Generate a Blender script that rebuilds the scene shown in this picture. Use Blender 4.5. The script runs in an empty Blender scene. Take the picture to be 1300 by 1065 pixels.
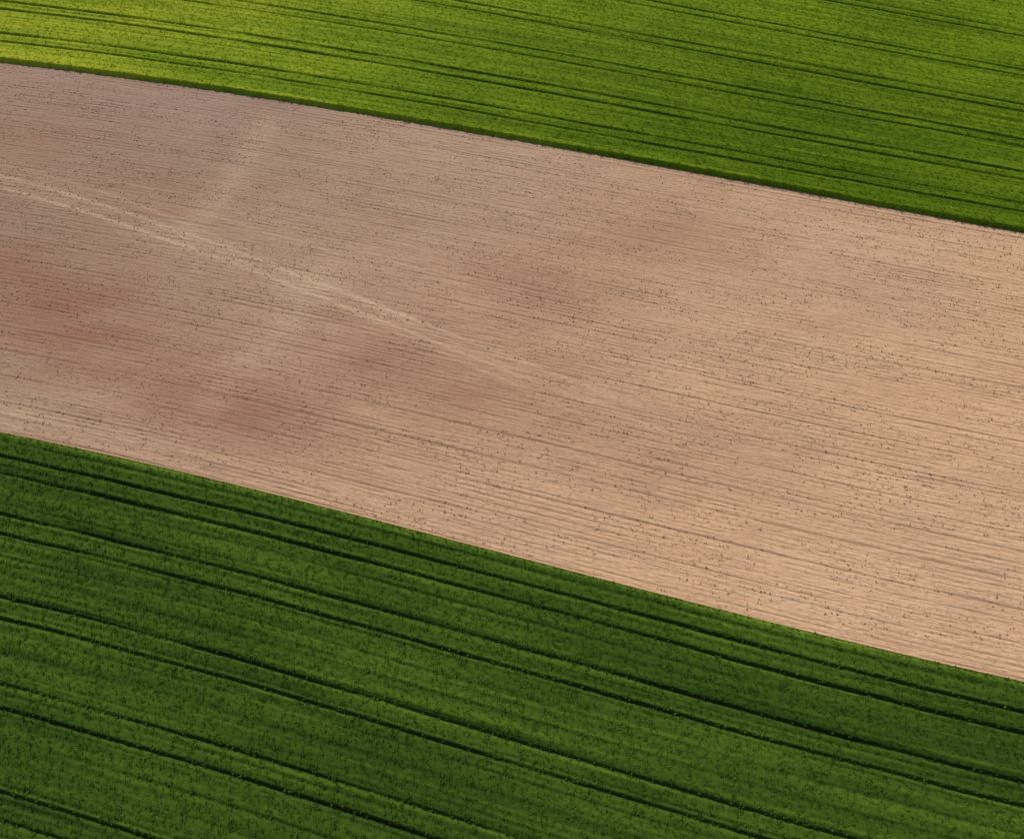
import bpy, math
import numpy as np
rng=np.random.default_rng(7)
scene=bpy.context.scene
TAB=rng.random((1024,1024)).astype(np.float32)
def vn(x,y,seed=0):
    x=np.asarray(x,float)+seed*37.17; y=np.asarray(y,float)+seed*91.73
    xi=np.floor(x).astype(np.int64); yi=np.floor(y).astype(np.int64)
    fx=x-xi; fy=y-yi; fx=fx*fx*(3-2*fx); fy=fy*fy*(3-2*fy)
    a=TAB[xi&1023,yi&1023]; b=TAB[(xi+1)&1023,yi&1023]; c=TAB[xi&1023,(yi+1)&1023]; d=TAB[(xi+1)&1023,(yi+1)&1023]
    return (a*(1-fx)+b*fx)*(1-fy)+(c*(1-fx)+d*fx)*fy
def fbm(x,y,seed=0,o=3):
    s=0;t=0;a=1
    for i in range(o):
        s=s+a*vn(x*2**i,y*2**i,seed+i); t+=a; a*=.5
    return s/t
def poly(c,lo,hi):
    def f(x):
        x=np.asarray(x,float); xc=np.clip(x,lo,hi)
        return np.polyval(c,xc)+np.polyval(np.polyder(c),xc)*(x-xc)
    return f
# field boundaries, metres on the ground
T=poly([2.7677e-06,-0.00032632,-0.2639,76.063],-72,60)
B=poly([8.6748e-06,1.1114e-05,-0.27119,20.703],-50,42)

def grid_mesh(name,X,Y,Z,attrs,uv):
    ny,nx=X.shape
    co=np.stack([X,Y,Z],-1).reshape(-1,3).astype(np.float32)
    i=np.arange(ny*nx).reshape(ny,nx)
    q=np.stack([i[:-1,:-1],i[:-1,1:],i[1:,1:],i[1:,:-1]],-1).reshape(-1,4)
    if Y[-1,0]<Y[0,0]: q=q[:,::-1]
    q=np.ascontiguousarray(q)
    me=bpy.data.meshes.new(name)
    me.vertices.add(len(co)); me.vertices.foreach_set('co',co.ravel())
    me.loops.add(q.size); me.loops.foreach_set('vertex_index',q.ravel().astype(np.int32))
    me.polygons.add(len(q)); me.polygons.foreach_set('loop_start',np.arange(0,q.size,4,dtype=np.int32))
    me.polygons.foreach_set('use_smooth',np.ones(len(q),bool))
    me.update(calc_edges=True)
    a=me.attributes.new('rowuv','FLOAT_VECTOR','POINT')
    a.data.foreach_set('vector',np.stack([uv[0],uv[1],np.zeros_like(uv[0])],-1).reshape(-1).astype(np.float32))
    for k,v in attrs.items():
        a=me.attributes.new(k,'FLOAT','POINT'); a.data.foreach_set('value',v.ravel().astype(np.float32))
    ob=bpy.data.objects.new(name,me); scene.collection.objects.link(ob)
    return ob

# ---------- node helper
class NT:
    def __init__(s,name):
        s.m=bpy.data.materials.new(name); s.m.use_nodes=True; s.t=s.m.node_tree; s.t.nodes.clear()
        s.out=s.n('ShaderNodeOutputMaterial')
    def n(s,t,**k):
        nd=s.t.nodes.new(t)
        for a,b in k.items(): setattr(nd,a,b)
        return nd
    def l(s,a,b): s.t.links.new(a,b)
    def put(s,v,sock):
        if hasattr(v,'links'): s.l(v,sock)
        else: sock.default_value=v
    def attr(s,name,typ='GEOMETRY'):
        return s.n('ShaderNodeAttribute',attribute_name=name,attribute_type=typ)
    def mul(s,vec,xyz):
        v=s.n('ShaderNodeVectorMath',operation='MULTIPLY'); s.l(vec,v.inputs[0]); v.inputs[1].default_value=xyz; return v.outputs[0]
    def noise(s,vec,scale=1,detail=3,rough=.55):
        v=s.n('ShaderNodeTexNoise'); s.l(vec,v.inputs['Vector']); v.inputs['Scale'].default_value=scale; v.inputs['Detail'].default_value=detail; v.inputs['Roughness'].default_value=rough; return v.outputs[0]
    def rng(s,v,a,b,c,d):
        m=s.n('ShaderNodeMapRange'); s.put(v,m.inputs[0]); 
        for i,x in enumerate((a,b,c,d)): m.inputs[i+1].default_value=x
        return m.outputs[0]
    def math(s,op,a,b):
        m=s.n('ShaderNodeMath',operation=op); s.put(a,m.inputs[0]); s.put(b,m.inputs[1]); return m.outputs[0]
    def mix(s,f,a,b,bt='MIX'):
        m=s.n('ShaderNodeMix',data_type='RGBA',blend_type=bt); s.put(f,m.inputs[0]); s.put(a,m.inputs[6]); s.put(b,m.inputs[7]); return m.outputs[2]

# ---------- soil field
x=np.arange(-130,120,.28); m=np.linspace(0,1,960)
X,M=np.meshgrid(x,m); Bx=B(X);Tx=T(X)
Y=Bx+(Tx-Bx)*M
V=M*55.4                       # row coordinate in metres
wob=.2*(vn(X/30,V/7,3)-.5)+.05*(vn(X/6,V/2,4)-.5)
R=V+wob+.12*np.sin(V*1.7)+.07*np.sin(V*4.3+1)
ri=np.floor(R/.5)
amp=(.1+1.15*vn(X/14,ri*1.7,5))*(.35+1.0*fbm(X/10,V/5,25))
amp*=1+.6*(ri%6==0)
rows=-np.exp(-(((R%.5)-.25)/.075)**2)*2*amp     # narrow drill furrows
fine=vn(X/2.2,R/.16,6)-.5
coarse=vn(X/60,R/1.3,7)-.5
crumb=vn(X/.4,V/.12,8)-.5
Z=.014*rows+.024*fine+.006*coarse+.04*crumb
# wheel tracks crossing the field
def curve(px,py,deg):
    c=np.polyfit(px,py,deg); return poly(c,min(px),max(px))
C1=curve([-62.9,-48.8,-36.4,-21.9,-4.1,11.8],[68.5,63.3,58.0,51.9,43.0,35.8],3)
C2=curve([-70,-55,-43,-33,-20,-6],[72,67.5,63,57.5,50.5,43],3)
C3=curve([-60,-45,-30,-12,5,20],[70.5,66.5,61.5,54,46,38.5],3)
wheel=0;band=0
for C,st,sd_ in ((C1,1.05,9),(C2,.45,19),(C3,.3,29)):
    td=(Y-C(X))*.92+.15*(vn(X/9,Y*0,sd_)-.5)
    fd=np.clip((30-X)/34,0,1)*(.55+.7*vn(X/5,Y/5,sd_+1))*st
    wheel=np.maximum(wheel,np.exp(-((np.abs(td)-.85)/.24)**2)*fd); band=np.maximum(band,np.exp(-(td/1.6)**2)*fd*.25)
Z=Z*(1-.75*np.clip(wheel,0,1))-.025*wheel
def seg(pts,w):
    best=np.full(X.shape,1e9)
    for (ax,ay),(bx,by) in zip(pts[:-1],pts[1:]):
        dx,dy=bx-ax,by-ay; t=np.clip(((X-ax)*dx+(Y-ay)*dy)/(dx*dx+dy*dy),0,1)
        best=np.minimum(best,(X-ax-t*dx)**2+(Y-ay-t*dy)**2)
    return np.exp(-best/w**2)
soft=.2+1.1*fbm(X/3,V/.8,60,3)
pale=.58*soft*seg([(-32,79),(-33,73),(-35.3,66),(-38.5,58.5)],2.0)+.52*soft*seg([(-21.5,53),(-23.5,48),(-26.3,43),(-30,37)],2.4)+.3*seg([(36,62),(44,50)],8)+.25*seg([(10,75),(-20,80)],6)+.3*seg([(30,20),(60,22)],9)
for a,(o) in enumerate((.8,1.9,2.6)):
    pale+=.5*np.exp(-((V-o-.3*(vn(X/10,V*0,40+a)-.5))/.22)**2)*(.4+.8*vn(X/12,V,42+a))
pale+=.85*wheel+band
def blob(cx,cy,rx,ry,a):
    c,s=math.cos(a),math.sin(a); dx=X-cx;dy=Y-cy
    return np.exp(-(((dx*c+dy*s)/rx)**2+((-dx*s+dy*c)/ry)**2))
red=.62*blob(-58,54,17,7,-.2)+.62*blob(-48,46,14,6,-.3)+.5*blob(-31,37,11,5,-.25)+.36*blob(-23,34,10,4,-.25)+.5*blob(-7,40,11,5,-.2)+.42*blob(15.5,32,12,4.5,-.2)+.38*blob(18,60,10,5,-.2)+.38*blob(2.6,52.5,11,5,-.2)+.35*blob(-42,66,14,6,-.2)+.25*blob(40,50,10,4,-.2)+.45*blob(-68,76,18,10,-.2)+.22*blob(-14,44,26,12,-.2)
red*=.5+1.0*fbm(X/7,Y/2.6,12,4)
hollow=np.clip(-rows*.6-fine*.6-crumb*.5,-1,1)  # mask of furrows and crumb lows, coloured darker
soil=grid_mesh('ploughed_field',X,Y,Z,{'pale':pale,'red':red,'hollow':hollow},(X,V))

s=NT('tilled_soil')
uv=s.attr('rowuv').outputs['Vector']
geo=s.n('ShaderNodeNewGeometry').outputs['Position']
tan=(.70,.44,.262,1); grey=(.36,.248,.188,1); redc=(.31,.142,.095,1); pal=(.70,.50,.34,1); drk=(.17,.10,.06,1)
sep=s.n('ShaderNodeSeparateXYZ'); s.l(geo,sep.inputs[0])
g=s.math('SUBTRACT',sep.outputs[1],s.math('MULTIPLY',sep.outputs[0],.8))
g=s.math('ADD',g,s.rng(s.noise(s.mul(geo,(.04,.08,0)),1,3),0,1,-15,15))
c=s.mix(s.rng(g,5,105,0,1),tan,grey)
c=s.mix(s.rng(s.noise(s.mul(geo,(.09,.2,0)),1,4),.4,.75,0,.25),c,redc)
c=s.mix(s.math('MULTIPLY',s.attr('red').outputs['Fac'],.85),c,redc)
c=s.mix(s.rng(s.attr('pale').outputs['Fac'],0,1,0,.5),c,pal)
c=s.mix(s.rng(s.noise(s.mul(uv,(.3,6,0)),1,4,.75),.42,.7,.0,.36),c,drk)
c=s.mix(s.rng(s.noise(s.mul(uv,(2.0,9,0)),1,2,.6),.55,.66,.0,.55),c,drk)  # short dark flecks, painted shadows of clods and furrows
c=s.mix(s.rng(s.noise(s.mul(uv,(5,9,3)),1,2,.6),.55,.7,.0,.3),c,pal)
c=s.mix(s.rng(s.attr('hollow').outputs['Fac'],.15,1.1,0,.55),c,drk)
b=s.n('ShaderNodeBsdfPrincipled'); s.l(c,b.inputs['Base Color']); b.inputs['Roughness'].default_value=.95; b.inputs['Specular IOR Level'].default_value=.1
bp=s.n('ShaderNodeBump'); bp.inputs['Strength'].default_value=.8; bp.inputs['Distance'].default_value=.05
s.l(s.noise(s.mul(uv,(6,11,0)),1,4,.7),bp.inputs['Height']); s.l(bp.outputs[0],b.inputs['Normal']); s.l(b.outputs[0],s.out.inputs[0])
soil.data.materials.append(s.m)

# ---------- instancing via geometry nodes
def scatter(name,parent,P,tone,scale,inst,tilt=.25,flatten=None):
    me=bpy.data.meshes.new(name); me.vertices.add(len(P)); me.vertices.foreach_set('co',P.astype(np.float32).ravel())
    a=me.attributes.new('tone','FLOAT','POINT'); a.data.foreach_set('value',tone.astype(np.float32))
    a=me.attributes.new('sc','FLOAT','POINT'); a.data.foreach_set('value',scale.astype(np.float32))
    rot=np.stack([rng.normal(0,tilt,len(P)),rng.normal(0,tilt,len(P)),rng.random(len(P))*6.283],-1)
    a=me.attributes.new('rot','FLOAT_VECTOR','POINT'); a.data.foreach_set('vector',rot.astype(np.float32).ravel())
    ob=bpy.data.objects.new(name,me); scene.collection.objects.link(ob); ob.parent=parent
    ng=bpy.data.node_groups.new(name,'GeometryNodeTree')
    ng.interface.new_socket('Geometry',in_out='INPUT',socket_type='NodeSocketGeometry')
    ng.interface.new_socket('Geometry',in_out='OUTPUT',socket_type='NodeSocketGeometry')
    N=ng.nodes.new; L=ng.links.new
    gi=N('NodeGroupInput');go=N('NodeGroupOutput');ip=N('GeometryNodeInstanceOnPoints');oi=N('GeometryNodeObjectInfo');oi.inputs['Object'].default_value=inst
    mp=N('GeometryNodeMeshToPoints'); L(gi.outputs[0],mp.inputs[0]); L(mp.outputs[0],ip.inputs['Points'])
    L(oi.outputs['Geometry'],ip.inputs['Instance'])
    na=N('GeometryNodeInputNamedAttribute');na.data_type='FLOAT_VECTOR';na.inputs[0].default_value='rot'
    er=N('FunctionNodeEulerToRotation'); L(na.outputs[0],er.inputs[0]); L(er.outputs[0],ip.inputs['Rotation'])
    nb=N('GeometryNodeInputNamedAttribute');nb.data_type='FLOAT';nb.inputs[0].default_value='sc'
    L(nb.outputs[0],ip.inputs['Scale']); L(ip.outputs[0],go.inputs[0])
    md=ob.modifiers.new('scatter','NODES'); md.node_group=ng
    return ob

def tuft_mesh(name,mat,n=11,h=.2,spread=.15,w=.022):
    vs=[];fs=[]
    for i in range(n):
        a=rng.random()*6.283; r0=rng.random()*.1; L=h*(.6+.6*rng.random()); out=spread*(.4+.9*rng.random())
        ca,sa=math.cos(a),math.sin(a); ww=w*(.7+.7*rng.random())
        b0=np.array([ca*r0,sa*r0,-.03]); b1=b0+np.array([ca*out*.35,sa*out*.35,L*.7]); b2=b0+np.array([ca*out,sa*out,L*(.75+.3*rng.random())])
        p=np.array([-sa,ca,0])*ww; k=len(vs)
        vs+= [b0-p*.6,b0+p*.6,b1+p,b1-p,b2+p*.35,b2-p*.35]; fs+=[(k,k+1,k+2,k+3),(k+3,k+2,k+4,k+5)]
    me=bpy.data.meshes.new(name); me.from_pydata([tuple(v) for v in vs],[],fs); me.materials.append(mat)
    return bpy.data.objects.new(name,me)

def leaf_mat(name,dark,mid,light,trans,tr):
    s=NT(name)
    tone=s.attr('tone','INSTANCER').outputs['Fac']
    rnd=s.n('ShaderNodeObjectInfo').outputs['Random']
    f=s.math('ADD',tone,s.rng(rnd,0,1,-.22,.22))
    c=s.mix(s.rng(f,0,.5,0,1),dark,mid); c=s.mix(s.rng(f,.5,1,0,1),c,light)
    b=s.n('ShaderNodeBsdfPrincipled'); s.l(c,b.inputs['Base Color']); b.inputs['Roughness'].default_value=.75; b.inputs['Specular IOR Level'].default_value=.08
    t=s.n('ShaderNodeBsdfTranslucent'); s.l(s.mix(.5,c,trans),t.inputs[0])
    mx=s.n('ShaderNodeMixShader'); mx.inputs[0].default_value=tr; s.l(b.outputs[0],mx.inputs[1]); s.l(t.outputs[0],mx.inputs[2]); s.l(mx.outputs[0],s.out.inputs[0])
    return s.m
def canopy_mat(name,dark,mid,light):
    s=NT(name); uv=s.attr('rowuv').outputs['Vector']; f=s.attr('tone').outputs['Fac']
    f=s.math('ADD',f,s.rng(s.noise(s.mul(uv,(3,6,0)),1,3,.7),.2,.8,-.2,.2))
    c=s.mix(s.rng(f,0,.5,0,1),dark,mid); c=s.mix(s.rng(f,.5,1,0,1),c,light)
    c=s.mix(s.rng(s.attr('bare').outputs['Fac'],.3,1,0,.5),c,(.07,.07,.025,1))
    b=s.n('ShaderNodeBsdfPrincipled'); s.l(c,b.inputs['Base Color']); b.inputs['Roughness'].default_value=.9; b.inputs['Specular IOR Level'].default_value=.03
    s.l(b.outputs[0],s.out.inputs[0]); return s.m

def crop(sign,F,x,dmax,nd,trams,height,pal,tr,shear,sx,sd,dens,seed,extra=None,grad=None,missg=1,tw=.17):
    d=np.linspace(0,1,nd)*dmax
    def ypos(X,D): return F(X)+sign*D+shear*X*D
    def field(X,D):
        wobD=D+.3*(vn(X/22,D/8,seed)-.5)+.07*(vn(X/4,D*0,seed+1)-.5)
        cut=np.zeros_like(X)
        for i,(c,w1,w2) in enumerate(trams):
            dr=.25*(vn(X/45,X*0+i,seed+20)-.5)
            for o,wt in ((-.85,w1),(.85,w2)):
                cut=np.maximum(cut,wt*np.exp(-np.abs((wobD-c-o-dr)/tw)**3)*(.35+.65*vn(X/6,X*0+c*3+o,seed+2)))
        if extra is not None: cut=np.maximum(cut,extra(X,ypos(X,D)))
        miss=np.clip((vn(X/70,wobD/.5,seed+3)-.6)*2.5,0,1)*(.3+.9*vn(X/9,wobD/.8,seed+4))
        miss=np.maximum(miss,(np.exp(-(((wobD+1.1)%1.5-.75)/.1)**2)*(.1+.7*vn(X/15,wobD/1.5,seed+5))))*missg
        big=.5+.35*(fbm(X/16,D/6,seed+6,3)-.5)
        if grad is not None: big=big+grad(X,D)
        edge=np.clip((D-.3*fbm(X/.5,D*0,seed+8,3))/.28,0,1); edge=edge*edge*(3-2*edge)
        return wobD,np.clip(cut,0,1),np.clip(miss,0,1),big,edge
    X,D=np.meshgrid(x,d)
    wD,cut,miss,big,edge=field(X,D)
    streak=vn(X/9,wD/.3,seed+9)-.5
    hv=height*(1+.2*(fbm(X/9,D/4,seed+14)-.5))
    h=hv+.07*(vn(X/.25,D/.18,seed+10)-.5)+.05*streak-.13*miss
    Z=edge*(h*(1-cut)+.04*cut)-.03*(edge<.02)
    tone=.5+1.1*(big-.5)+.4*streak-.35*miss-.15*cut+.4*np.exp(-D/.9)  # last term paints the sunlit field edge as a lighter tone
    ob=grid_mesh('crop_field',X,ypos(X,D),Z,{'tone':tone,'bare':cut},(X,D))
    ob.data.materials.append(canopy_mat('canopy_'+str(seed),*[tuple(v*.75 for v in p[:3])+(1,) for p in pal[:3]]))
    n=int((sx[1]-sx[0])*sd*dens)
    px=rng.uniform(sx[0],sx[1],n); pd=rng.uniform(.12,sd,n)
    wD,cut,miss,big,edge=field(px,pd)
    streak=vn(px/9,wD/.3,seed+9)-.5
    keep=(rng.random(n)>cut*1.3-.1)&(rng.random(n)>miss*.5)
    px,pd,wD,cut,miss,big,edge,streak=[a[keep] for a in (px,pd,wD,cut,miss,big,edge,streak)]
    pz=edge*height*(1+.2*(fbm(px/9,pd/4,seed+14)-.5))*(1-.8*cut)+.05*streak-.13*miss-.1
    tone=.5+1.1*(big-.5)+.4*streak-.35*miss+.4*np.exp(-pd/.9)  # same sunlit-edge brightening in the tuft colour
    P=np.stack([px,ypos(px,pd),np.maximum(pz,0)],-1)
    tf=tuft_mesh('tuft',leaf_mat('leaves_'+str(seed),*pal,tr)); 
    scatter('leaf_tufts',ob,P,tone,.7+.6*rng.random(len(px)),tf)
    return ob

def crossing(X,Y):
    c=np.zeros_like(X)
    for o in (-.85,.85):
        c=np.maximum(c,np.exp(-((X-(-49.2+o)-.35*np.sin(Y/3)-(33-Y)*.06)/.2)**4)*np.clip((Y-24)/4,0,1)*.5*vn(X*0+o,Y/1.5,200))
    return c
# far field (yellow-green, backlight and glare painted in, stronger to the west and back), near field (deep green)
crop(+1,T,np.arange(-125,115,.17),75,620,[(4.4,.75,1),(11,1,.8),(18.5,.7,.9),(27,1,.8),(36.5,.8,.9),(48,1,1),(60,1,1)],.5,
     [(.080,.155,.007,1),(.19,.29,.012,1),(.42,.47,.026,1),(.40,.50,.01,1)],.4,-.0016,(-110,100),60,10,50,
     None,lambda X,D: np.clip(-(X+10)/165,-.24,.40)+np.clip((D-20)/160,-.1,.2),.7,.18)
crop(-1,B,np.arange(-95,85,.14),62,640,[(3.5,.8,1),(8.9,1,.85),(15.7,1,.8),(22.3,.75,.95),(29.5,.9,.8),(37,1,1),(44.5,1,1),(52,1,1)],.5,
     [(.026,.055,.008,1),(.061,.122,.013,1),(.135,.22,.022,1),(.16,.27,.01,1)],.3,0,(-70,60),36,18,150,crossing,
     None,1,.16)

# ---------- soil clods
n=52000
cx=rng.uniform(-85,75,n); rr=np.floor(rng.uniform(0,55.4,n)/.5)*.5+.32+.3*rng.random(n)
cm=rr/55.4; cy=B(cx)+(T(cx)-B(cx))*cm
kp=(vn(cx/5,rr/1.4,77)>.4)&(cm<.995); cx,cy,rr=cx[kp],cy[kp],rr[kp]
import bmesh
bm=bmesh.new(); bmesh.ops.create_icosphere(bm,subdivisions=1,radius=.055)
for v in bm.verts:
    v.co.x*=1.4*(.75+.5*rng.random()); v.co.y*=(.75+.5*rng.random()); v.co.z*=.6*(.75+.5*rng.random())
me=bpy.data.meshes.new('clod'); bm.to_mesh(me); bm.free()
s=NT('clod_soil'); b=s.n('ShaderNodeBsdfPrincipled'); b.inputs['Roughness'].default_value=.95; b.inputs['Specular IOR Level'].default_value=.05
s.l(s.mix(s.n('ShaderNodeObjectInfo').outputs['Random'],(.20,.12,.08,1),(.46,.30,.19,1)),b.inputs['Base Color']); s.l(b.outputs[0],s.out.inputs[0])
me.materials.append(s.m); clod=bpy.data.objects.new('clod',me)
scatter('soil_clods',soil,np.stack([cx,cy,np.full(len(cx),.01)],-1),rng.random(len(cx)),.4+1.1*rng.random(len(cx))**2.5,clod,.2)

# ---------- ground to the horizon
bm=bmesh.new()
vs=[bm.verts.new((a,b,-.12)) for a,b in ((-4000,-4000),(4000,-4000),(4000,4000),(-4000,4000))]; bm.faces.new(vs)
me=bpy.data.meshes.new('ground'); bm.to_mesh(me); bm.free(); gr=bpy.data.objects.new('ground',me); scene.collection.objects.link(gr)
s=NT('distant_fields'); p=s.n('ShaderNodeNewGeometry').outputs['Position']
c=s.mix(s.rng(s.noise(s.mul(p,(.006,.02,0)),1,2),.4,.6,0,1),(.06,.10,.015,1),(.15,.2,.02,1))
b=s.n('ShaderNodeBsdfPrincipled'); b.inputs['Roughness'].default_value=.9; s.l(c,b.inputs['Base Color']); s.l(b.outputs[0],s.out.inputs[0]); me.materials.append(s.m)

# ---------- light
el=math.radians(34); az=math.radians(-25)   # azimuth from +Y, towards -X
w=bpy.data.worlds.new('World'); scene.world=w; w.use_nodes=True; nt=w.node_tree
sk=nt.nodes.new('ShaderNodeTexSky'); sk.sky_type='NISHITA'; sk.sun_disc=False; sk.sun_elevation=el; sk.sun_rotation=az
bg=nt.nodes['Background']; nt.links.new(sk.outputs[0],bg.inputs[0]); bg.inputs[1].default_value=.1
from mathutils import Vector
d=Vector((math.sin(az)*math.cos(el),math.cos(az)*math.cos(el),math.sin(el)))
sl=bpy.data.lights.new('sun','SUN'); sl.energy=4.5; sl.angle=math.radians(.6); sl.color=(1,.91,.77)
so=bpy.data.objects.new('sun',sl); scene.collection.objects.link(so); so.rotation_euler=d.to_track_quat('Z','Y').to_euler()
cam=bpy.data.cameras.new('camera'); co=bpy.data.objects.new('camera',cam); scene.collection.objects.link(co)
co.location=(0,0,60); co.rotation_euler=(math.radians(30),0,0); cam.sensor_width=36; cam.lens=18/.73; cam.clip_end=9000
scene.camera=co
scene.view_settings.view_transform='Standard'
